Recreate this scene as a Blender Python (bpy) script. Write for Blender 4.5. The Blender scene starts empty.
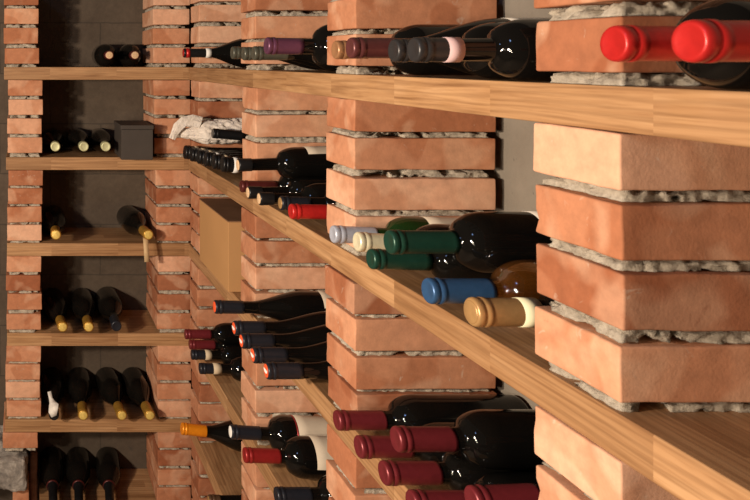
import bpy, math, random
from mathutils import Vector, Matrix, noise
R = math.radians
random.seed(11)
scene = bpy.context.scene
COL = scene.collection
H = 1.80            # eye height; z values below are written relative to it as dz

# ---------------------------------------------------------------- camera
cd = bpy.data.cameras.new('camera'); cam = bpy.data.objects.new('camera', cd); COL.objects.link(cam)
cam.location = (0, 0, H); cam.rotation_euler = (R(90), 0, 0)
cd.sensor_width = 36; cd.lens = 729 / 750 * 36
cd.shift_x = 350 / 750; cd.shift_y = -190 / 750
cd.clip_start = 0.02
cd.dof.use_dof = True; cd.dof.focus_distance = 1.6; cd.dof.aperture_fstop = 20
scene.camera = cam
# ---------------------------------------------------------------- world, lights, exposure
w = bpy.data.worlds.new('world'); scene.world = w; w.use_nodes = True
bg = w.node_tree.nodes['Background']; bg.inputs[0].default_value = (1.0, 0.75, 0.55, 1); bg.inputs[1].default_value = 0.065
def area(name, loc, target, size, power, color):
    ld = bpy.data.lights.new(name, 'AREA'); ld.shape = 'DISK'; ld.size = size; ld.energy = power; ld.color = color
    o = bpy.data.objects.new(name, ld); COL.objects.link(o); o.location = loc
    o.rotation_euler = (Vector(target) - Vector(loc)).to_track_quat('-Z', 'Y').to_euler()
    return o
LT = (0.6, 1.7, H - 0.6); WARM = (1.0, 0.82, 0.64)
area('cellar_lamp', (-1.45, 0.37, H + 0.02), LT, 0.16, 68, WARM)
area('cellar_lamp', (-1.40, 0.02, H - 0.20), LT, 0.07, 13, WARM)
area('cellar_lamp', (-1.42, -0.22, H - 0.05), LT, 0.07, 12, WARM)
area('cellar_lamp', (-1.30, -0.45, H - 0.34), LT, 0.05, 6, WARM)
area('skylight', (-1.3, 0.0, H + 1.3), (0.5, 1.5, H - 0.3), 0.30, 5, (0.35, 0.55, 1.0))
vs = scene.view_settings
vs.view_transform = 'Standard'; vs.look = 'None'; vs.gamma = 1; vs.exposure = 0.0; vs.use_curve_mapping = False

# ---------------------------------------------------------------- materials
def new_mat(name):
    m = bpy.data.materials.new(name); m.use_nodes = True
    return m, m.node_tree, m.node_tree.nodes['Principled BSDF']
def nd(t, typ, **kw):
    n = t.nodes.new(typ)
    for k, v in kw.items(): setattr(n, k, v)
    return n
def ramp(t, src, stops):
    r = nd(t, 'ShaderNodeValToRGB'); e = r.color_ramp.elements
    while len(e) < len(stops): e.new(0.5)
    for i, (p, c) in enumerate(stops):
        e[i].position = p; e[i].color = (c[0], c[1], c[2], 1) if not isinstance(c, (int, float)) else (c, c, c, 1)
    t.links.new(src, r.inputs[0]); return r.outputs[0]
def mix(t, f, a, b, mode='MIX'):
    m = nd(t, 'ShaderNodeMix', data_type='RGBA', blend_type=mode)
    for s, v in ((m.inputs[0], f), (m.inputs[6], a), (m.inputs[7], b)):
        if hasattr(v, 'is_output'): t.links.new(v, s)
        elif isinstance(v, (int, float)): s.default_value = v
        else: s.default_value = (*v, 1)
    return m.outputs[2]
def tex(t, vec, scale, detail=4, rough=0.55, dist=0.0):
    n = nd(t, 'ShaderNodeTexNoise'); n.inputs['Scale'].default_value = scale; n.inputs['Detail'].default_value = detail
    n.inputs['Roughness'].default_value = rough; n.inputs['Distortion'].default_value = dist
    t.links.new(vec, n.inputs['Vector']); return n.outputs['Fac']
def coords(t, scale=(1, 1, 1)):
    c = nd(t, 'ShaderNodeTexCoord'); m = nd(t, 'ShaderNodeMapping'); m.inputs['Scale'].default_value = scale
    t.links.new(c.outputs['Object'], m.inputs['Vector']); return m.outputs['Vector']
def bump(t, b, h, strength, dist):
    n = nd(t, 'ShaderNodeBump'); n.inputs['Strength'].default_value = strength; n.inputs['Distance'].default_value = dist
    t.links.new(h, n.inputs['Height']); t.links.new(n.outputs[0], b.inputs['Normal'])

def brick_mat():
    m, t, b = new_mat('terracotta_brick')
    at = nd(t, 'ShaderNodeAttribute'); at.attribute_name = 'tone'
    sx = nd(t, 'ShaderNodeSeparateColor'); t.links.new(at.outputs['Color'], sx.inputs[0])
    base = ramp(t, sx.outputs[0], [(0, (.34, .125, .060)), (.3, (.47, .200, .104)), (.7, (.60, .295, .168)), (1, (.72, .42, .275))])
    v = coords(t)
    off = nd(t, 'ShaderNodeVectorMath', operation='MULTIPLY_ADD')
    t.links.new(at.outputs['Color'], off.inputs[0]); off.inputs[1].default_value = (7, 11, 5); t.links.new(v, off.inputs[2])
    v2 = off.outputs[0]
    # firing bands: whole patches of another shade
    p = ramp(t, tex(t, v2, 10, 1, .4, .6), [(.45, 0), (.51, 1)])
    c = mix(t, p, mix(t, .75, base, (.80, .68, .60), 'MULTIPLY'), base)
    p2 = ramp(t, tex(t, v2, 12, 2, .45, .5), [(.55, 0), (.64, .34)])
    c = mix(t, p2, c, (.74, .47, .31))
    sp = ramp(t, tex(t, v2, 60, 5, .65), [(.28, .80), (.75, 1.08)])
    c = mix(t, 1.0, c, sp, 'MULTIPLY')
    st = ramp(t, tex(t, v2, 38, 4, .6, 1.5), [(.66, 0), (.75, .4)])
    c = mix(t, st, c, (.62, .53, .43))
    dk = ramp(t, tex(t, v2, 24, 5, .7, .5), [(.66, 0), (.74, .55)])
    c = mix(t, dk, c, (.23, .075, .035))
    t.links.new(c, b.inputs['Base Color']); b.inputs['Roughness'].default_value = .86
    b.inputs['Specular IOR Level'].default_value = .25
    h = mix(t, .5, tex(t, v2, 55, 6, .7), tex(t, v2, 300, 3, .6))
    bump(t, b, h, .30, .0018)
    return m
def mortar_mat():
    m, t, b = new_mat('lime_mortar'); v = coords(t)
    c = ramp(t, tex(t, v, 70, 6, .7), [(.3, (.22, .185, .140)), (.5, (.41, .355, .28)), (.72, (.56, .50, .41))])
    t.links.new(c, b.inputs['Base Color']); b.inputs['Roughness'].default_value = .95
    bump(t, b, tex(t, v, 260, 6, .75), .9, .003); return m
def wood_mat(name, axis):
    m, t, b = new_mat(name)
    # finger-jointed oak staves: blocks along the board, each with its own tint
    v = coords(t)
    sep = nd(t, 'ShaderNodeSeparateXYZ'); t.links.new(v, sep.inputs[0])
    L = sep.outputs[0 if axis == 'x' else 1]; W = sep.outputs[1 if axis == 'x' else 0]
    def mth(op, a, bb):
        n = nd(t, 'ShaderNodeMath', operation=op)
        for s, q in ((n.inputs[0], a), (n.inputs[1], bb)):
            if hasattr(q, 'is_output'): t.links.new(q, s)
            else: s.default_value = q
        return n.outputs[0]
    row = mth('FLOOR', mth('MULTIPLY', W, 1 / .043), 0)
    sh = mth('MULTIPLY', row, .137)
    blk = mth('FLOOR', mth('MULTIPLY', mth('ADD', L, sh), 1 / .235), 0)
    cmb = nd(t, 'ShaderNodeCombineXYZ'); t.links.new(row, cmb.inputs[0]); t.links.new(blk, cmb.inputs[1])
    geo = nd(t, 'ShaderNodeObjectInfo'); t.links.new(geo.outputs['Random'], cmb.inputs[2])
    wn = nd(t, 'ShaderNodeTexWhiteNoise'); t.links.new(cmb.outputs[0], wn.inputs['Vector'])
    sc = (3.0, 42, 42) if axis == 'x' else (42, 3.0, 42)
    v2 = coords(t, sc)
    off = nd(t, 'ShaderNodeVectorMath', operation='MULTIPLY_ADD'); t.links.new(wn.outputs['Color'], off.inputs[0])
    off.inputs[1].default_value = (19, 13, 17); t.links.new(v2, off.inputs[2]); v3 = off.outputs[0]
    g = tex(t, v3, 1.3, 4, .55, .6)
    c = ramp(t, g, [(.28, (.30, .155, .070)), (.45, (.41, .228, .108)), (.60, (.465, .270, .133)), (.8, (.53, .325, .172))])
    wv = nd(t, 'ShaderNodeTexWave', wave_type='RINGS', rings_direction='X' if axis == 'x' else 'Y'); t.links.new(v3, wv.inputs['Vector'])
    wv.inputs['Scale'].default_value = .8; wv.inputs['Distortion'].default_value = 9; wv.inputs['Detail'].default_value = 2
    c = mix(t, .5, c, ramp(t, wv.outputs['Fac'], [(0, (.60, .56, .52)), (.6, (1, 1, 1))]), 'MULTIPLY')
    fine = coords(t, (12, 330, 330) if axis == 'x' else (330, 12, 330))
    c = mix(t, .45, c, ramp(t, tex(t, fine, 1, 3, .6), [(.35, (.62, .55, .48)), (.55, (1, 1, 1))]), 'MULTIPLY')
    c = mix(t, 1.0, c, ramp(t, wn.outputs['Value'], [(0, (.80, .76, .72)), (1, (1.10, 1.10, 1.10))]), 'MULTIPLY')
    t.links.new(c, b.inputs['Base Color']); b.inputs['Roughness'].default_value = .48
    b.inputs['Specular IOR Level'].default_value = .35
    bump(t, b, tex(t, fine, 1, 3, .6), .25, .0008)
    return m
def plaster_mat():
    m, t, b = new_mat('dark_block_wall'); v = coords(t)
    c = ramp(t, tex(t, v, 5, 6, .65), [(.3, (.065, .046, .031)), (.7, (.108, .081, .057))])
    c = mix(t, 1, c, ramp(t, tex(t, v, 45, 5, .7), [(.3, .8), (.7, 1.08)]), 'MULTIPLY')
    sw = nd(t, 'ShaderNodeSeparateXYZ'); t.links.new(v, sw.inputs[0])
    ad = nd(t, 'ShaderNodeMath', operation='ADD'); t.links.new(sw.outputs[0], ad.inputs[0]); t.links.new(sw.outputs[1], ad.inputs[1])
    cb = nd(t, 'ShaderNodeCombineXYZ'); t.links.new(ad.outputs[0], cb.inputs[0]); t.links.new(sw.outputs[2], cb.inputs[1])
    wob = nd(t, 'ShaderNodeVectorMath', operation='MULTIPLY_ADD')
    nz = nd(t, 'ShaderNodeTexNoise'); nz.inputs['Scale'].default_value = 9; nz.inputs['Detail'].default_value = 4; t.links.new(v, nz.inputs['Vector'])
    t.links.new(nz.outputs['Color'], wob.inputs[0]); wob.inputs[1].default_value = (.012, .012, .012); t.links.new(cb.outputs[0], wob.inputs[2])
    bk = nd(t, 'ShaderNodeTexBrick'); t.links.new(wob.outputs[0], bk.inputs['Vector'])
    bk.inputs['Scale'].default_value = 1; bk.inputs['Brick Width'].default_value = .39; bk.inputs['Row Height'].default_value = .195
    bk.inputs['Mortar Size'].default_value = .0028; bk.inputs['Mortar Smooth'].default_value = .3
    c = mix(t, bk.outputs['Fac'], c, mix(t, .5, c, (.02, .017, .013)))
    pk = ramp(t, tex(t, v, 16, 5, .75), [(.66, 0), (.70, .6)])
    c = mix(t, pk, c, (.05, .042, .035))
    t.links.new(c, b.inputs['Base Color']); b.inputs['Roughness'].default_value = .9
    bump(t, b, tex(t, v, 60, 6, .7), .5, .003)
    return m
def grey_plaster():
    m, t, b = new_mat('grey_wall_plaster'); v = coords(t)
    c = ramp(t, tex(t, v, 6, 6, .6), [(.3, (.17, .145, .115)), (.7, (.24, .21, .17))])
    pk = ramp(t, tex(t, v, 40, 5, .75), [(.64, 0), (.70, .7)])
    c = mix(t, pk, c, (.08, .07, .06))
    t.links.new(c, b.inputs['Base Color']); b.inputs['Roughness'].default_value = .9
    bump(t, b, tex(t, v, 60, 6, .7), .5, .003); return m
def stone_mat():
    m, t, b = new_mat('rough_stone'); v = coords(t)
    c = ramp(t, tex(t, v, 14, 7, .7, .4), [(.35, (.10, .088, .08)), (.5, (.27, .24, .21)), (.62, (.55, .50, .44))])
    t.links.new(c, b.inputs['Base Color']); b.inputs['Roughness'].default_value = .95
    bump(t, b, tex(t, v, 60, 7, .75), .9, .006); return m
def plain(name, col, rough=.5, metal=0.0, spec=.5, coat=0, noise_amt=.12, nscale=60, bmp=0.0):
    m, t, b = new_mat(name); v = coords(t)
    lo = tuple(x * (1 - noise_amt) for x in col); hi = tuple(min(1, x * (1 + noise_amt)) for x in col)
    c = ramp(t, tex(t, v, nscale, 3), [(.3, lo), (.7, hi)])
    t.links.new(c, b.inputs['Base Color']); b.inputs['Roughness'].default_value = rough; b.inputs['Metallic'].default_value = metal
    b.inputs['Specular IOR Level'].default_value = spec; b.inputs['Coat Weight'].default_value = coat; b.inputs['Coat Roughness'].default_value = .08
    if bmp: bump(t, b, tex(t, v, nscale * 1.5, 3), bmp, .002)
    return m
BRICK = brick_mat(); MORTAR = mortar_mat(); WOODX = wood_mat('oak_board', 'x'); WOODY = wood_mat('oak_board_side', 'y')
BWALL = plaster_mat(); GWALL = grey_plaster(); STONE = stone_mat()
GLASS = plain('dark_bottle_glass', (.004, .0036, .0032), .045, 0, .36, 0, .2, 5)
GLASS_DUSTY = plain('dusty_dark_glass', (.006, .005, .004), .09, 0, .38, 0, .3, 20)
GLASS_GREEN = plain('green_bottle_glass', (.007, .024, .005), .04, 0, .5, 0, .1, 5)
GLASS_AMBER = plain('amber_bottle_glass', (.19, .065, .010), .05, 0, .5, 0, .35, 14)
GLASS_AMBER.node_tree.nodes['Principled BSDF'].inputs['Transmission Weight'].default_value = .75
LABEL = plain('cream_paper_label', (.52, .44, .34), .7, 0, .3, 0, .04)
LABELW = plain('white_paper_label', (.64, .58, .50), .7, 0, .3, 0, .04)
CORK = plain('cork', (.62, .42, .25), .9, 0, .2, 0, .25, 300)
FO = {}
def foil(key, col, rough=.36, metal=.35):
    FO[key] = plain('foil_' + key, col, rough, metal, .5, 0, .10, 90, .12)
for k, c in dict(wine_red=(.17, .020, .026), bright_red=(.52, .020, .018), crimson=(.30, .018, .018), charcoal=(.035, .033, .034), navy=(.018, .020, .028),
                 black=(.012, .012, .013), purple=(.12, .042, .085), tan=(.38, .19, .09), plum=(.12, .035, .035), slate=(.085, .085, .065),
                 silver=(.46, .49, .58), cream=(.78, .72, .50), dark_green=(.012, .055, .036), blue=(.035, .10, .23), bronze=(.46, .27, .11),
                 orange=(.95, .30, .012), maroon=(.10, .018, .016), brown=(.10, .055, .03)).items(): foil(k, c)
FO['gold'] = plain('foil_gold', (.55, .30, .05), .34, .6,
   .5, 0, .2, 120, .8); FO['gold_seal'] = plain('gold_seal', (.80, .58, .16), .38, .25, .5, 0, .15, 120, .6)
FO['pale_gold'] = plain('foil_pale_gold', (.62, .62, .36), .45, .4, .5, 0, .1, 120, .3)
for k, c in dict(white=(.80, .78, .74), pink_white=(.60, .42, .42), cream_band=(.76, .72, .48), beige=(.55, .44, .30)).items(): FO[k] = plain('band_' + k, c, .6, 0, .3, 0, .05)
FO['red_seal'] = plain('red_seal', (.75, .10, .03), .5, 0, .4, 0, .05)
FO['cork'] = CORK
CARD = plain('brown_cardboard', (.46, .25, .105), .8, 0, .2, 0, .03, 8)
BLACKBOX = plain('dark_carton', (.055, .045, .038), .6, 0, .3, 0, .08, 20)

# ---------------------------------------------------------------- mesh helpers
def link(name, verts, faces, mat, parent=None, smooth=True, loc=None):
    me = bpy.data.meshes.new(name); me.from_pydata([tuple(v) for v in verts], [], faces); me.update()
    if mat: me.materials.append(mat)
    me.polygons.foreach_set('use_smooth', [smooth] * len(me.polygons))
    o = bpy.data.objects.new(name, me); COL.objects.link(o)
    if parent: o.parent = parent
    if loc: o.location = loc
    return o
def tag(o, label=None, cat=None, group=None, kind=None):
    if label: o['label'] = label
    if cat: o['category'] = cat
    if group: o['group'] = group
    if kind: o['kind'] = kind
    return o
def empty(name, loc, label=None, cat=None, group=None):
    o = bpy.data.objects.new(name, None); o.empty_display_size = .05; COL.objects.link(o); o.location = loc
    return tag(o, label, cat, group)
def axis_pts(L, r, step):
    a = [0, r * .35, r * .7, r] if r > 0 else [0]
    n = max(1, int(round((L - 2 * r) / step)))
    mid = [r + (L - 2 * r) * i / n for i in range(1, n)]
    return a + mid + [L - x for x in reversed(a)]
def rbox(sx, sy, sz, r=.002, step=.02):
    """rounded box surface grid centred on the origin -> verts, faces"""
    P = [axis_pts(s, r, step) for s in (sx, sy, sz)]; S = (sx, sy, sz)
    idx = {}; V = []; F = []
    def vert(i):
        k = tuple(i)
        if k not in idx:
            p = Vector([P[a][i[a]] - S[a] / 2 for a in range(3)])
            q = Vector([max(-S[a] / 2 + r, min(S[a] / 2 - r, p[a])) for a in range(3)])
            d = p - q
            if d.length > 1e-9: p = q + d.normalized() * r
            idx[k] = len(V); V.append(p)
        return idx[k]
    for a in range(3):
        b, c = (a + 1) % 3, (a + 2) % 3
        for side in (0, len(P[a]) - 1):
            for i in range(len(P[b]) - 1):
                for j in range(len(P[c]) - 1):
                    q = []
                    for (u, v) in ((i, j), (i + 1, j), (i + 1, j + 1), (i, j + 1)):
                        k = [0, 0, 0]; k[a] = side; k[b] = u; k[c] = v; q.append(vert(k))
                    F.append(q if side else q[::-1])
    return V, F
def box(name, c, s, mat, parent=None, r=.0015, step=.3, smooth=False):
    V, F = rbox(*s, r=r, step=step)
    return link(name, [v + Vector(c) for v in V], F, mat, parent, smooth)

# ---------------------------------------------------------------- brick piers
BH = .0555
def bricks_mesh(name, specs, parent):
    """specs: list of (centre, size, yaw) -> one mesh of bricks with a 'tone' colour attribute"""
    V = []; F = []; T = []
    for (c, s, yaw) in specs:
        v, f = rbox(*s, r=.0026, step=.012)
        seed = Vector((random.uniform(-50, 50), random.uniform(-50, 50), random.uniform(-50, 50)))
        rot = Matrix.Rotation(yaw, 3, 'Z') @ Matrix.Rotation(random.gauss(0, .005), 3, 'Y') @ Matrix.Rotation(random.gauss(0, .004), 3, 'X')
        b0 = len(V); tn = (random.random(), random.random(), random.random())
        cc = []
        for k in range(3):     # a few chips knocked out of the arrises
            p = Vector([random.choice((-1, 1)) * s[a] / 2 for a in range(3)]); a = random.randrange(3); p[a] *= random.uniform(-1, 1)
            cc.append((p, random.uniform(.004, .010)))
        for p in v:
            d = noise.noise_vector(p * 22 + seed) * .0011 + noise.noise_vector(p * 90 + seed) * .00045
            q = p + d
            for (cp, cr) in cc:
                l = (p - cp).length
                if l < cr: q = q - Vector(p).normalized() * (cr - l) * .45
            V.append(rot @ q + Vector(c)); T.append(tn)
        F += [[i + b0 for i in q] for q in f]
    o = link(name, V, F, BRICK, parent)
    ca = o.data.color_attributes.new('tone', 'FLOAT_COLOR', 'POINT')
    ca.data.foreach_set('color', [x for t in T for x in (*t, 1)])
    return o
def mortar_mesh(name, joints, parent):
    """joints: (x0,x1,y0,y1,z0,z1): lumpy recessed beds with voids"""
    V = []; F = []
    for (x0, x1, y0, y1, z0, z1) in joints:
        per = []
        def edge(ax, ay, bx, by):
            L = math.hypot(bx - ax, by - ay); n = max(2, int(L / .0042))
            for i in range(n): per.append((ax + (bx - ax) * i / n, ay + (by - ay) * i / n))
        edge(x0, y0, x1, y0); edge(x1, y0, x1, y1); edge(x1, y1, x0, y1); edge(x0, y1, x0, y0)
        cx, cy = (x0 + x1) / 2, (y0 + y1) / 2; hx, hy = (x1 - x0) / 2, (y1 - y0) / 2
        b0 = len(V); NP = 7; n = len(per); sd = random.uniform(-90, 90)
        for (px, py) in per:
            for k in range(NP):
                f = k / (NP - 1)
                p = Vector((px * 1, py * 1, (z0 + f * (z1 - z0)) * 1.6))
                big = noise.noise(p * 26 + Vector((sd, 0, 0))); sm = noise.noise(p * 85 + Vector((0, sd, 0))); ti = noise.noise(p * 210 + Vector((sd, sd, 0)))
                rec = .0100 - .003 * big + .0042 * sm + .0016 * ti
                if big + .35 * sm < -.31: rec += min(.04, (-.31 - big - .35 * sm) * .25)      # voids
                rec += .006 * abs(2 * f - 1) ** 2.5 * (1 if f > .5 else -.35)
                rec = max(.0005, rec)
                dx = (px - cx) / hx; dy = (py - cy) / hy
                qx = cx + dx * (hx - rec); qy = cy + dy * (hy - rec)
                top = z1 - z0 - (max(0, .002 + sm * .004) if f > .5 else 0)
                V.append(Vector((qx, qy, z0 + f * top)))
        for i in range(n):
            j = (i + 1) % n
            for k in range(NP - 1):
                F.append([b0 + i * NP + k, b0 + j * NP + k, b0 + j * NP + k + 1, b0 + i * NP + k + 1])
        F.append([b0 + i * NP + NP - 1 for i in range(n)]); F.append([b0 + i * NP for i in reversed(range(n))])
    return link(name, V, F, MORTAR, parent, smooth=True)
def section(parent, x0, x1, y0, y1, z0, z1, jit=.0022, top_gap=.0008):
    """one stack of bricks with its beds between two shelves (world z relative to H)"""
    n = int((z1 - z0 - top_gap) / (BH + .0085)); g = (z1 - z0 - top_gap - n * BH) / n
    P = Vector(parent.location)
    sp = []; jo = []
    ws = [random.uniform(.75, 1.25) for k in range(n)]; gs = [g * n * q / sum(ws) for q in ws]
    for k in range(n):
        g = gs[k]; zb = z0 + sum(gs[:k + 1]) + k * BH
        dx, dy = random.uniform(-jit, jit), random.uniform(-jit, jit)
        hh = BH + random.uniform(-.0012, .0005)
        sp.append((Vector(((x0 + x1) / 2 + dx, (y0 + y1) / 2 + dy, H + zb + hh / 2)) - P, (x1 - x0, y1 - y0, hh), random.gauss(0, .004)))
        jo.append((x0 - P.x, x1 - P.x, y0 - P.y, y1 - P.y, H + zb - g + .0003 - P.z, H + zb + .0006 - P.z))
    s = bricks_mesh('brick_stack', sp, parent)
    mortar_mesh('mortar', jo, s)
    return s

TH = .0445
SH = [.295, -.0254, -.344, -.648, -.966, -1.271, -1.580]     # shelf tops, relative to the eye
XF, XW = .577, .842          # right rack: front plane, wall plane
YF, YW = 2.576, 2.822        # back rack: front plane, wall plane

# ---------------------------------------------------------------- the setting
def struct(o): o['kind'] = 'structure'; return o
struct(box('floor', (-.6, .8, -.05), (4.0, 4.4, .10), plain('floor_screed', (.22, .17, .13), .8, 0, .3, 0, .2, 12, .3)))
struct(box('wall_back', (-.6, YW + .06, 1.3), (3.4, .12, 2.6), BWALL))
struct(box('wall_right', (XW + .06, .88, 1.3), (.12, 3.88, 2.6), GWALL))

# shelf boards
side_words = ['above the frame', 'top', 'second', 'third', 'fourth', 'fifth', 'lowest']
YB = .02
rlab = {1: 'long oak shelf board of the right rack, the highest one, at eye level', 2: 'long oak shelf board of the right rack carrying green, blue and bronze capsules',
        3: 'long oak shelf board of the right rack carrying wine-red capsules and the brown carton', 4: 'long oak shelf board of the right rack, fourth from the top, under crimson-capped bottles',
        5: 'long oak shelf board of the right rack, lowest one visible, under the orange-capped bottle'}
blab = {1: 'oak shelf board of the back rack, highest, under two dark bottles', 2: 'oak shelf board of the back rack carrying the small dark carton',
        3: 'oak shelf board of the back rack carrying just two gold-capped bottles', 4: 'oak shelf board of the back rack carrying two gold capsules and a blue one',
        5: 'oak shelf board of the back rack carrying four bottles, one paper-tagged', 6: 'lowest oak shelf board of the back rack, under three dark necks'}
bx0 = {1: 4, 2: 6, 3: 7, 4: 7, 5: 5, 6: 40}
for i in range(1, 6):
    z = H + SH[i] - TH / 2
    o = box('shelf_board', (0, 0, 0), (XW - .003 - XF, YF - .003 - YB, TH), WOODY, r=.0016, step=.4)
    o.location = ((XW - .003 + XF) / 2, (YF - .003 + YB) / 2, z); tag(o, rlab[i], 'shelf', 'right rack shelf boards')
for i in range(1, 7):
    z = H + SH[i] - TH / 2
    x0 = (bx0[i] - 25) / 283; x1 = XW - .003 if i < 7 else .46
    o = box('shelf_board', (0, 0, 0), (x1 - x0, YW - .002 - YF, TH), WOODX, r=.0016, step=.4)
    o.location = ((x0 + x1) / 2, (YW - .002 + YF) / 2, z); tag(o, blab[i], 'shelf', 'back rack shelf boards')

# piers of the right rack
pier_lab = ['', 'brick pier nearest the viewer, at the right edge of the photo', 'second brick pier from the viewer in the right rack, behind the green and blue capsules',
            'third brick pier from the viewer in the right rack, left of wine-red capsules', 'farthest brick pier of the right rack, in the corner behind the brown carton']
for k, yn in enumerate([.7035, 1.273, 1.820, 2.412]):
    p = empty('brick_pier', (XF + .13, yn + .06, 0), pier_lab[k + 1], 'brick pier', 'brick piers of the right rack')
    zs = [(SH[1], SH[1] + .276)] + [(SH[i + 1], SH[i] - TH) for i in range(1, 5)] + ([(-1.80, SH[5] - TH)])
    for (a, b) in zs:
        j = random.uniform(-.0015, .0015)
        section(p, XF - .002 + j, XF + .246 + j, yn, yn + .12, a, b)
# piers of the back rack
def back_pier(label, rows):
    p = empty('brick_pier', ((rows[0][0] + rows[0][1]) / 2 / 283 - 25 / 283, YF + .12, 0), label, 'brick pier', 'brick piers of the back rack')
    for (pa, pb, a, b) in rows:
        section(p, (pa - 25) / 283, (pb - 25) / 283, YF + .001, YF + .243, a, b, jit=.0025)
back_pier('narrow brick pier at the left end of the back rack', [(4, 38.5, SH[1], SH[1] + .276), (7.5, 42, SH[2], SH[1] - TH), (8, 42.5, SH[3], SH[2] - TH),
          (6.5, 41, SH[4], SH[3] - TH), (6, 40.5, SH[5], SH[4] - TH), (3, 38, -1.386, SH[5] - TH)])
back_pier('brick pier at the right end of the back rack, in the corner', [(153, 189.5, SH[1], SH[1] + .276), (154, 190.5, SH[2], SH[1] - TH), (156.5, 192, SH[3], SH[2] - TH),
          (158, 192, SH[4], SH[3] - TH), (158, 192, SH[5], SH[4] - TH), (158, 192, SH[6], SH[5] - TH)])
# stone block and the upright brick under it, bottom left
def rough_block(name, c, s, amp, mat, label, cat, step=.008):
    V, F = rbox(*s, r=.012, step=step); out = []
    for p in V:
        d = noise.noise_vector(p * 14 + Vector(c)) * amp + noise.noise_vector(p * 45 + Vector(c)) * amp * .5 + noise.noise_vector(p * 120) * amp * .2
        out.append(p + d)
    o = link(name, out, F, mat); o.location = c; return tag(o, label, cat)
rough_block('stone_block', (-.155, YF + .105, H - 1.457), (.315, .25, .112), .013, STONE, 'rough grey stone block jutting out under the left brick pier', 'stone')
p = empty('brick_support', (-.015, YF + .07, 0), 'upright brick support under the rough stone block, bottom left', 'brick support')
bricks_mesh('brick', [(Vector((0, .02, H - 1.655)), (.058, .12, .28), 0)], p)
rough_block('stone_slab', (.031, YF + .165, H - 1.62), (.028, .14, .36), .003, plain('pinkish_render', (.30, .17, .12), .9, 0, .2, 0, .25, 30, .5),
            'shadowed rendered slab behind the upright brick support, bottom left', 'slab')

# ---------------------------------------------------------------- bottles
def lathe(name, prof, mat, parent, n=40, a0=0.0, a1=2 * math.pi, cap=True):
    """prof: (z, r) along local +Z.  full turn unless a0/a1 given"""
    V = []; F = []; full = abs(a1 - a0 - 2 * math.pi) < 1e-6
    m = n if full else n + 1
    for (z, r) in prof:
        for i in range(m):
            a = a0 + (a1 - a0) * i / n
            V.append((r * math.cos(a), r * math.sin(a), z))
    for k in range(len(prof) - 1):
        for i in range(n):
            j = (i + 1) % m
            F.append([k * m + i, (k + 1) * m + i, (k + 1) * m + j, k * m + j])
    if full and cap:
        if prof[0][1] > 1e-5: F.append([i for i in range(m)])
        if prof[-1][1] > 1e-5: F.append([(len(prof) - 1) * m + i for i in reversed(range(m))])
    return link(name, V, F, mat, parent)
def sstep(t): t = max(0, min(1, t)); return t * t * (3 - 2 * t)
def body_profile(kind, rn, rb, L, s=1.0):
    P = [(.0006, rn * .72), (.0010, rn * .93), (.003, rn), (.016, rn), (.017, rn * .93)]
    if kind == 'bordeaux': a, b = .088 * s, .136 * s
    elif kind == 'burgundy': a, b = .085 * s, .205 * s
    else: a, b = .080 * s, .195 * s
    P.append((a * .6, rn * .95)); P.append((a, rn * .97))
    N = 18
    for i in range(1, N + 1):
        t = i / N
        if kind == 'bordeaux':
            f = (1 - (1 - t) ** 2.3) ** .75 * sstep(t / .22)
        else: f = sstep(t) ** .9
        P.append((a + (b - a) * t, rn * .97 + (rb - rn * .97) * f))
    P += [(L - .012, rb), (L - .006, rb * .985), (L - .002, rb * .94), (L, rb * .86), (L - .004, rb * .74), (L - .018, rb * .45), (L - .026, .002), (L - .0265, 0)]
    return P
def rad_at(P, z):
    for (a, b) in zip(P, P[1:]):
        if a[0] <= z <= b[0] and b[0] > a[0]: return a[1] + (b[1] - a[1]) * (z - a[0]) / (b[0] - a[0])
    return P[-4][1]
def capsule(root, rc, P, length, mat, top=None, bead=True, disc='foil'):
    e = .0007
    pr = [(-.0012, 0), (-.0012, rc * .70), (-.0018, rc * .80), (-.0014, rc * .90), (.0002, rc * .975), (.0022, rc)]
    if bead: pr += [(.0065, rc * 1.0), (.0075, rc * .955), (.0088, rc * .955), (.0098, rc * 1.015), (.0150, rc * 1.015), (.0163, rc * .96)]
    z = .019
    while z < length - .002:
        pr.append((z, max(rad_at(P, z) + e, rc * .955))); z += .008
    pr += [(length, max(rad_at(P, length) + e, rc * .955)), (length + .0004, rad_at(P, length) * .98)]
    c = lathe('capsule', pr, mat, root, 36)
    if top:
        lathe('capsule_top', [(-.0013, 0), (-.0026, 0), (-.0027, rc * .72), (-.0022, rc * .78), (-.0013, rc * .80)], top, c, 28)
    return c
def frame(tip, base):
    d = (Vector(base) - Vector(tip)).normalized()
    x = Vector((0, 0, 1)); x = (x - d * x.dot(d)).normalized(); y = d.cross(x)
    return Matrix((x, y, d)).transposed().to_4x4()
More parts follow.
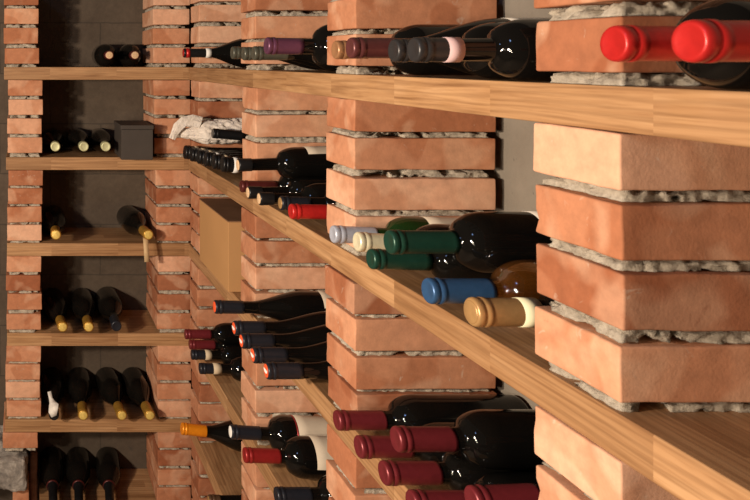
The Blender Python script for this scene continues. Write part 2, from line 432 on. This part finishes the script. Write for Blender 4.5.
def bottle(tip, base, label, group, cap='wine_red', top=None, rc=.0165, rb=.042, kind='bordeaux', caplen=.080, glass=None, paper=None, band=None,
           pz=(.150, .245), pa=(-100, 100), s=1.0, name='wine_bottle', bead=True, edge=None, ring=None):
    """tip, base: ends of the axis; paper: label material; band: (z0, z1, material)"""
    tip = Vector(tip); base = Vector(base); L = (base - tip).length
    root = empty(name, tip, label, 'wine bottle', group)
    root.matrix_world = Matrix.Translation(tip) @ frame(tip, base)
    P = body_profile(kind, rc - .0010, rb, L, s)
    lathe('glass_body', P, glass or GLASS, root, 48)
    if cap: c = capsule(root, rc, P, caplen, FO[cap], FO[top] if top else None, bead)
    if cap and ring:
        lathe('capsule_ring', [(.006, rc * .95), (.006, rc * 1.03), (.0175, rc * 1.03), (.0175, rc * .95)], FO[ring], c, 36, cap=False)
    if band:
        z0, z1, m = band; e = .0005
        lathe('capsule_band', [(z0, max(rad_at(P, z0), rc * .955) + .0002), (z0, max(rad_at(P, z0) + .001, rc * .96) + e), (z1, max(rad_at(P, z1) + .001, rc * .96) + e), (z1, max(rad_at(P, z1), rc * .955) + .0002)], FO[m], root, 36, cap=False)
    if paper:
        z0, z1 = pz; z1 = min(z1, L - .02); e = .0006
        pr = [(z0, rb + .0001)] + [(z0 + (z1 - z0) * i / 4, rb + e) for i in range(5)] + [(z1, rb + .0001)]
        lathe('paper_label', pr, paper, root, 40, R(pa[0]), R(pa[1]))
        if edge: lathe('label_border', [(z0 - .004, rb + .0002), (z0 - .004, rb + e), (z0, rb + e), (z0, rb + .0002)], FO[edge], root, 40, R(pa[0]), R(pa[1]))
    return root
def RB(i, Z, px, label, rb=.042, lift=0, tipdz=0, yaw=0, rest=.0006, Lmax=.318, y0=None, **kw):
    """bottle lying in the right rack on board i, neck out into the room; px = where the neck tip sits along the board"""
    x = (px - 25) * (Z + .8 * kw.get('rc', .0165)) / 729; xb = min(x + Lmax, XW - .006)
    z = H + SH[i] + rb + lift + rest
    grp = kw.pop('group', 'bottles lying in the right rack')
    return bottle((x, Z, z + tipdz), (xb, Z + yaw, z), label, grp, rb=rb, **kw)

# --- right rack, top board, nearest bay (beside the viewer)
RB(1, .610, 603, 'farther of the two bright red capsules in front of the nearest pier, top board', rb=.0385, cap='bright_red', rc=.0155, caplen=.058, s=.72)
RB(1, .510, 675, 'bright red capsule on the top board, cut by the right edge of the photo', rb=.038, cap='bright_red', rc=.0152, caplen=.085)
# --- top board, bay behind the nearest pier
RB(1, .868, 409, 'bottle with charcoal capsule and a pale pink band on the top right board', rb=.037, cap='charcoal', rc=.0152, caplen=.048, band=(.034, .052, 'pink_white'), paper=LABEL, pz=(.19, .27))
RB(1, .945, 389.6, 'bottle with plain charcoal capsule, top board, directly behind the pink-banded one', rb=.037, cap='charcoal', rc=.0152)
RB(1, 1.034, 347, 'bottle with purplish brown capsule on the top right board', rb=.042, cap='plum', rc=.0150, caplen=.062, kind='burgundy', paper=LABELW, pz=(.215, .28))
RB(1, 1.165, 332.6, 'bottle with tan copper capsule on the top right board, against the second pier', rb=.041, cap='tan', rc=.0150, caplen=.05)
# --- top board, bay between second and third pier
RB(1, 1.445, 264.5, 'large bottle with violet purple capsule on the top right board', rb=.047, cap='purple', rc=.0172, caplen=.069, tipdz=.006)
RB(1, 1.545, 252, 'olive grey capsule nearest the violet one, rightmost of three alike on the top board', rb=.039, cap='slate', rc=.0152, caplen=.07, kind='burgundy')
RB(1, 1.640, 242, 'olive grey capsule in the middle of three alike on the top right board', rb=.039, cap='slate', rc=.0152, caplen=.07, kind='burgundy')
RB(1, 1.735, 231, 'olive grey capsule reaching farthest left of three alike on the top board', rb=.039, cap='slate', rc=.0150, caplen=.07, kind='burgundy', tipdz=.003)
# --- top board, last bay
RB(1, 2.31, 183, 'bottle with black capsule, red end and white collar on the top board by the corner', rb=.047, cap='black', rc=.0150, caplen=.070, kind='champagne', band=(.068, .085, 'white'), top='bright_red', ring='bright_red')
# --- second board, nearest bay
RB(2, .878, 465.5, 'bottle with bronze capsule and pale green band, nearest on the second right board', rb=.038, cap='bronze', rc=.0172, caplen=.055, band=(.053, .076, 'cream_band'), top='bronze', tipdz=.002)
RB(2, .958, 423, 'amber glass bottle with blue capsule on the second right board', rb=.040, cap='blue', rc=.0166, glass=GLASS_AMBER, caplen=.080)
RB(2, 1.092, 367.4, 'bottle with dark green capsule lying on the second board, below its twin', rb=.0355, cap='dark_green', rc=.0152, caplen=.085, tipdz=.010)
RB(2, 1.164, 354, 'bottle with pale cream capsule on the second right board', rb=.0355, cap='cream', rc=.0154, caplen=.085, tipdz=.018)
RB(2, 1.2345, 330.5, 'green glass bottle with silvery capsule and cream label on the second right board', rb=.0345, cap='silver', rc=.0148, caplen=.070, glass=GLASS_GREEN, paper=LABEL, pz=(.150, .25), pa=(-80, 80), tipdz=.012, lift=.002)
RB(2, 1.025, 385, 'large bottle with dark green capsule stacked on top of the row, second right board', rb=.042, lift=.0455, cap='dark_green', rc=.0168, caplen=.090, paper=LABELW, pz=(.195, .28), pa=(-60, 35))
# --- second board, middle bay
RB(2, 1.458, 289, 'bottle with bright red capsule at the near end of the middle row, second board', rb=.0365, cap='bright_red', rc=.0152, caplen=.074, tipdz=.004)
RB(2, 1.533, 279, 'dark navy capsule with bronze end beside the bright red one on the second board', rb=.0365, cap='navy', top='bronze', rc=.0150, caplen=.06, tipdz=.006)
RB(2, 1.608, 258, 'black bottle with pale cork end, touching the bronze-ended one on the second board', rb=.0365, cap='black', top='cork', rc=.0148, caplen=.03, bead=False, tipdz=.001)
RB(2, 1.683, 247, 'black bottle with cork end beside the dark maroon capsule on the second board', rb=.0365, cap='black', top='cork', rc=.0148, caplen=.03, bead=False, tipdz=.001)
RB(2, 1.765, 240, 'dark maroon capsule under the big cream-labelled bottle on the second board', rb=.0365, cap='maroon', rc=.0145, caplen=.085, tipdz=.001)
RB(2, 1.724, 237, 'big black bottle with cork end and cream label on top of the second-board row', rb=.0385, lift=.0655, cap='black', top='cork', rc=.0160, caplen=.03, bead=False, paper=LABEL, pz=(.155, .25), pa=(-50, 50), tipdz=-.009)
# --- second board, corner bay: six slim half bottles and two on top
for k, (Z, px, wl) in enumerate([(2.363, 183.6, 0), (2.308, 190, 1), (2.253, 197, 1), (2.198, 204, 1), (2.143, 212, 1), (2.088, 220.5, 2)]):
    RB(2, Z, px, ['half bottle with black capsule at the corner end of the row of six',
                  'half bottle with black capsule and beige collar, second from the corner in the row',
                  'half bottle with black capsule and beige collar, third from the corner in the row',
                  'half bottle with black capsule and white collar, fourth from the corner in the row',
                  'half bottle with black capsule and beige collar, fifth from the corner in the row',
                  'half bottle with black capsule and wide white collar, nearest in the row of six'][k],
       rb=.0268, cap='black', rc=.0225, caplen=.030, kind='burgundy', tipdz=.018, band=(.029, .042 if wl < 2 else .048, ['beige', 'beige', 'white'][wl] if k not in (3,) else 'white'), s=.9, Lmax=.25, group='slim half bottles in the corner bay')
# --- third board, nearest bay: wine-red capsules
WR = dict(cap='wine_red')
RB(3, .905, 466, 'wine-red capsule, biggest and nearest of the seven, cut by the bottom edge', rb=.0365, lift=.076, tipdz=-.012, rc=.0168, **WR)
RB(3, .863, 480, 'wine-red capsule on the third board directly under the biggest one, out of frame', rb=.033, rc=.0160, **WR)
RB(3, .932, 435, 'wine-red capsule barely in at the bottom edge, the right one of two', rb=.0345, rc=.0165, tipdz=.018, **WR)
RB(3, 1.004, 407, 'wine-red capsule barely in at the bottom edge, the left one of two', rb=.0375, rc=.0162, **WR)
RB(3, 1.079, 379.4, 'wine-red capsule lying directly below the upper-layer one on the third right board', rb=.0362, rc=.0168, **WR)
RB(3, 1.152, 355, 'wine-red capsule on the third board, second from the second pier', rb=.0360, rc=.0168, **WR)
RB(3, 1.042, 391.4, 'wine-red capsule in the upper layer of the third board, above three others', rb=.0385, lift=.067, rc=.0172, **WR)
RB(3, 1.229, 334, 'wine-red capsule farthest from the viewer, against the second pier, third board', rb=.040, rc=.0160, caplen=.078, **WR)
# --- third board, middle bay: five slender burgundies
for k, (Z, px, r_, dz) in enumerate([(1.772, 213.8, .0415, .006), (1.660, 233, .037, 0), (1.584, 240.3, .037, 0), (1.508, 251.6, .037, 0), (1.432, 264.8, .037, 0)]):
    o = RB(3, Z, px, ['slender dark bottle with red end lying highest, apart from its four neighbours', 'slender dark bottle with navy capsule and red and white end, second down of five',
                  'slender dark bottle with navy capsule and red and white end, third down of five', 'slender dark bottle with navy capsule and red and white end, fourth down of five',
                  'slender dark bottle with navy capsule and red and white end, lowest of five'][k],
       rb=r_, cap='navy', rc=.0162, caplen=.068, kind='burgundy', tipdz=dz, top='red_seal', paper=LABEL, pz=(.250, .30), pa=(-70, 70), s=1.05, group='slender bottles with navy capsules')
    if k:
        V = []; F = []
        for q in range(9):      # white swoosh on the red end seal
            a = R(-62 + q * 15.5); ww = .0026 * math.sin(math.pi * (q + .6) / 9.2)
            for r2 in (.0045 - ww, .0045 + ww): V.append((.0062 - r2 * math.cos(a) * 1.5, r2 * math.sin(a) * 2.4, -.0031))
        for q in range(8): F.append([2 * q, 2 * q + 1, 2 * q + 3, 2 * q + 2])
        top = [c for c in bpy.data.objects if c.name.startswith('capsule_top') and c.parent and c.parent.parent == o][0]
        link('seal_stripe', V, F, FO['white'], o).parent = top.parent
# --- third board, corner bay: brown carton
bxo = empty('cardboard_box', (.69, 2.20, H + SH[3]), 'plain brown cardboard box on the third right board by the corner', 'box')
h = .196
box('box_body', (0, 0, h / 2 + .0005), (.246, .334, h - .001), CARD, bxo, r=.0012)
box('box_lid', (0, 0, h + .0012), (.249, .337, .0035), plain('carton_top', (.20, .105, .055), .8, 0, .2, 0, .2, 10), bxo, r=.0008)
# --- fourth board, corner bay
RB(4, 2.372, 189, 'lower of two crimson capsules in the corner bay of the fourth right board', rb=.034, cap='wine_red', rc=.0155, tipdz=.006)
RB(4, 2.290, 191, 'bottle with blue-black capsule and white collar just under the crimson ones', rb=.034, cap='navy', rc=.0155, caplen=.05, band=(.040, .060, 'beige'), tipdz=.006)
RB(4, 2.185, 199, 'blue-black capsule with white collar, lowest in the corner bay of the fourth board', rb=.037, cap='navy', rc=.0160, caplen=.05, band=(.038, .062, 'beige'), tipdz=.004)
RB(4, 2.331, 184.5, 'upper of two crimson capsules in the corner bay of the fourth right board', rb=.034, lift=.0565, cap='wine_red', rc=.0155, tipdz=-.002)
# --- fourth board, middle bay
RB(4, 1.769, 229.6, 'bottle with navy capsule and red-edged cream label on the fourth right board', rb=.0445, cap='navy', rc=.0165, caplen=.070, paper=LABEL, pa=(-50, 75), top='white', edge='crimson', tipdz=.019)
RB(4, 1.679, 243, 'bottle with crimson capsule and plain cream label on the fourth right board', rb=.0445, cap='crimson', rc=.0165, caplen=.080, paper=LABEL, pa=(-70, 95), tipdz=.011)
RB(4, 1.545, 274.3, 'bottle with dark navy capsule at the bottom edge, on the fourth right board', rb=.042, cap='navy', rc=.0170, caplen=.072)
# --- fifth board, corner bay
RB(5, 2.345, 180.9, 'bottle with orange capsule on the fifth right board by the corner', rb=.048, cap='orange', rc=.0185, caplen=.078, kind='champagne', tipdz=.037)
RB(5, 2.03, 208, 'bottle with dark brown and gold capsule at the bottom edge, on the fifth right board', rb=.042, cap='brown', rc=.0165, caplen=.03, top='bronze')

# --- back rack: necks towards the viewer
def BB(i, px, label, rb=.042, Zt=2.530, base=None, tipdz=0, **kw):
    x = (px - 25) * Zt / 729; z = H + SH[i] + rb + .0006; yb = YW - .008
    xb = x if base is None else base
    return bottle((x, Zt, z + tipdz), (xb, yb, z), label, 'bottles lying in the back rack', rb=rb, **kw)
BB(1, 109.3, 'dark bottle with cork end on the highest back board, the left one', cap='maroon', top='cork', rc=.0160, caplen=.05, Zt=2.58, glass=GLASS_DUSTY)
BB(1, 135, 'dark bottle with cork end on the highest back board, the right one', cap='maroon', top='cork', rc=.0160, caplen=.05, Zt=2.58, glass=GLASS_DUSTY)
for px, t_, bx in ((55.5, 'leftmost of three with pale greenish ends beside the dark carton', .108), (84, 'middle one of three with pale greenish ends beside the dark carton', .196), (106, 'rightmost of three with pale greenish ends beside the dark carton', .284)):
    BB(2, px, 'dark bottle, ' + t_, cap='pale_gold', rc=.0168, caplen=.045, Zt=2.545, kind='champagne', rb=.041, base=bx, glass=GLASS_DUSTY)
def gold(i, px, label, base=None, cap='gold', rb=.0445, fl=.070, **kw):
    return BB(i, px, label, rb=rb, cap=cap, rc=.0178, caplen=fl, kind='champagne', Zt=2.515, base=base, glass=GLASS_DUSTY, top='gold_seal' if cap == 'gold' else None, **kw)
gold(3, 56, 'gold-foiled sparkling wine bottle at the left of the back board with two bottles', base=.110)
tagged = gold(3, 148.5, 'gold-foiled bottle with a beige strip hanging from its neck over the board', base=.395)
gold(4, 62.7, 'gold-foiled bottle at the left of the back board with three bottles', base=.106)
gold(4, 88.8, 'gold-foiled bottle in the middle of the back board with three bottles', base=.218)
gold(4, 116.5, 'bottle with dark blue foil neck beside two gold-foiled ones on a back board', base=.316, cap='navy', rb=.047)
b1 = gold(5, 54, 'bottle with a white paper tag on its neck, leftmost of four on a back board', base=.103, cap='black')
gold(5, 83.2, 'gold-foiled bottle directly right of the paper-tagged one', base=.207)
gold(5, 122, 'gold-foiled bottle, second from the right of four on a back board', base=.311)
gold(5, 150, 'gold-foiled bottle, rightmost of four on a back board, against the corner pier', base=.412)
for px, t_, bx in ((53.5, 'leftmost', .101), (79, 'middle one', .204), (110, 'rightmost', .318)):
    BB(6, px, 'dark bottle with black foil neck, bottom of the back rack, %s of three' % t_, cap='black', rc=.0165, caplen=.105, Zt=2.515, kind='champagne', rb=.0455, base=bx, glass=GLASS_DUSTY, band=(.105, .112, 'maroon'))

# hanging strip and paper tag (parts of their bottles, given in the bottle's own frame: x up, y right, z away)
def sheet(name, pts, parent, mat, th=.0006):
    """a curved strip: pts = list of (left, right) pairs in the bottle's frame"""
    V = []; F = []
    for (a, b) in pts: V += [Vector(a), Vector(b)]
    n = len(pts)
    for i in range(n - 1): F.append([2 * i, 2 * i + 1, 2 * i + 3, 2 * i + 2])
    o = link(name, V, F, mat, parent)
    s = o.modifiers.new('thickness', 'SOLIDIFY'); s.thickness = th; s.offset = 0
    return o
def to_local(o, pts):
    inv = o.matrix_world.inverted(); return [(inv @ Vector(a), inv @ Vector(b)) for a, b in pts]
bpy.context.view_layer.update()
def wp(px, py, Z): return Vector(((px - 25) * Z / 729, Z, H - (py - 60) * Z / 729))
sheet('neck_strip', to_local(tagged, [(wp(142.5, 237, 2.545), wp(148, 236, 2.545)), (wp(143.2, 240, 2.515), wp(148.2, 240, 2.515)), (wp(143.8, 250, 2.508), wp(148.8, 250, 2.508)), (wp(144.5, 262, 2.504), wp(149.5, 262, 2.504))]),
      tagged, plain('beige_strip', (.55, .38, .20), .7))
sheet('neck_tag', to_local(b1, [(wp(47.5, 392, 2.56), wp(51, 391, 2.56)), (wp(48.8, 398, 2.548), wp(52.5, 398, 2.546)), (wp(49.5, 403, 2.53), wp(55.5, 401.5, 2.53)),
                                (wp(48.8, 408, 2.508), wp(58.5, 404, 2.505)), (wp(48.6, 412.5, 2.500), wp(58, 408.5, 2.494)), (wp(51.5, 417.5, 2.492), wp(56.5, 415.5, 2.496))]),
      b1, plain('white_tag_paper', (.78, .74, .68), .8))

# dark carton on the second back board
dc = empty('dark_carton', (.386, 2.655, H + SH[2]), 'small dark brown carton on the second back board', 'box')
box('carton_body', (0, -.048, .0525), (.108, .200, .104), BLACKBOX, dc, r=.0012)
box('carton_lid', (0, -.048, .1125), (.113, .204, .014), BLACKBOX, dc, r=.0012)

# ---------------------------------------------------------------- paper-wrapped bottles on top of the six half bottles
PAPER = None
m, t, b = new_mat('crumpled_newsprint'); v = coords(t)
c = ramp(t, tex(t, v, 30, 4), [(.3, (.66, .58, .50)), (.7, (.80, .73, .66))])
ink = ramp(t, tex(t, coords(t, (60, 200, 200)), 1, 3, .6), [(.60, 0), (.66, .55)])
inkz = ramp(t, tex(t, v, 22, 1), [(.50, 0), (.54, 1)])
mm = nd(t, 'ShaderNodeMath', operation='MULTIPLY'); t.links.new(ink, mm.inputs[0]); t.links.new(inkz, mm.inputs[1])
c = mix(t, mm.outputs[0], c, (.22, .22, .36)); t.links.new(c, b.inputs['Base Color']); b.inputs['Roughness'].default_value = .85
bump(t, b, tex(t, v, 40, 4, .6, 1.5), .8, .006); PAPER = m
def crumple(tip, base, label, prof, amp, flat=1.0, seed=3.0, n=64):
    tip = Vector(tip); base = Vector(base); L = (base - tip).length
    V = []; F = []; N = 70
    for k in range(N + 1):
        t_ = k / N; r = prof(t_)
        for i in range(n):
            a = 2 * math.pi * i / n
            p = Vector((math.cos(a) * 1.6, math.sin(a) * 1.6, t_ * 7))
            rid = (1 - abs(noise.noise(p * 1.7 + Vector((seed, 0, 0)))) * 2.2) * .6 + (1 - abs(noise.noise(p * 4 + Vector((0, seed, 0)))) * 2) * .3
            rr = r * (1 + amp * (rid - .35))
            V.append(Vector((rr * math.cos(a) * flat, rr * math.sin(a), t_ * L)))
    for k in range(N):
        for i in range(n):
            j = (i + 1) % n; F.append([k * n + i, (k + 1) * n + i, (k + 1) * n + j, k * n + j])
    F.append(list(range(n))); F.append([N * n + i for i in reversed(range(n))])
    o = link('paper_wrapped_bottle', V, F, PAPER); o.matrix_world = Matrix.Translation(tip) @ frame(tip, base)
    return tag(o, label, 'wrapped bottle')
def prof1(t_):
    if t_ < .05: return .012 + .1 * t_
    if t_ < .28: return .017 + (.040 - .017) * sstep((t_ - .05) / .23)
    return .040
PW = crumple((.500, 2.350, H - .238), (.82, 2.34, H - .218), 'bottle wrapped in crumpled white newsprint, on top of the six half bottles', prof1, .36, .9)
# loose twisted end of the paper hanging down towards the corner
st = [wp(172, 139, 2.33), wp(174, 134, 2.33), wp(178, 127.5, 2.33), wp(184, 122, 2.33), wp(192, 121, 2.33), wp(200, 124, 2.33)]
V = []; F = []; n = 14
for k, c0 in enumerate(st):
    ww = [.010, .013, .015, .018, .020, .022][k]
    d = (st[min(k + 1, 5)] - st[max(k - 1, 0)]).normalized(); u = d.cross(Vector((0, 1, 0))).normalized()
    for i in range(n):
        a = 2 * math.pi * i / n; q = 1 + .4 * noise.noise(Vector((math.cos(a) * 2, math.sin(a) * 2, k * 1.3)))
        V.append(c0 + u * math.cos(a) * ww * q + Vector((0, 1, 0)) * math.sin(a) * ww * .45 * q)
for k in range(5):
    for i in range(n):
        j = (i + 1) % n; F.append([k * n + i, k * n + j, (k + 1) * n + j, (k + 1) * n + i])
F.append(list(range(n))); F.append([5 * n + i for i in reversed(range(n))])
inv = PW.matrix_world.inverted()
link('loose_paper_end', [inv @ q for q in V], F, PAPER, PW, smooth=False)
RB(2, 2.245, 212, 'black capsule lying on top of the half bottles, in front of the paper wrapping', rb=.036, lift=.058, tipdz=.024, cap='black', rc=.0155, caplen=.09, kind='burgundy')
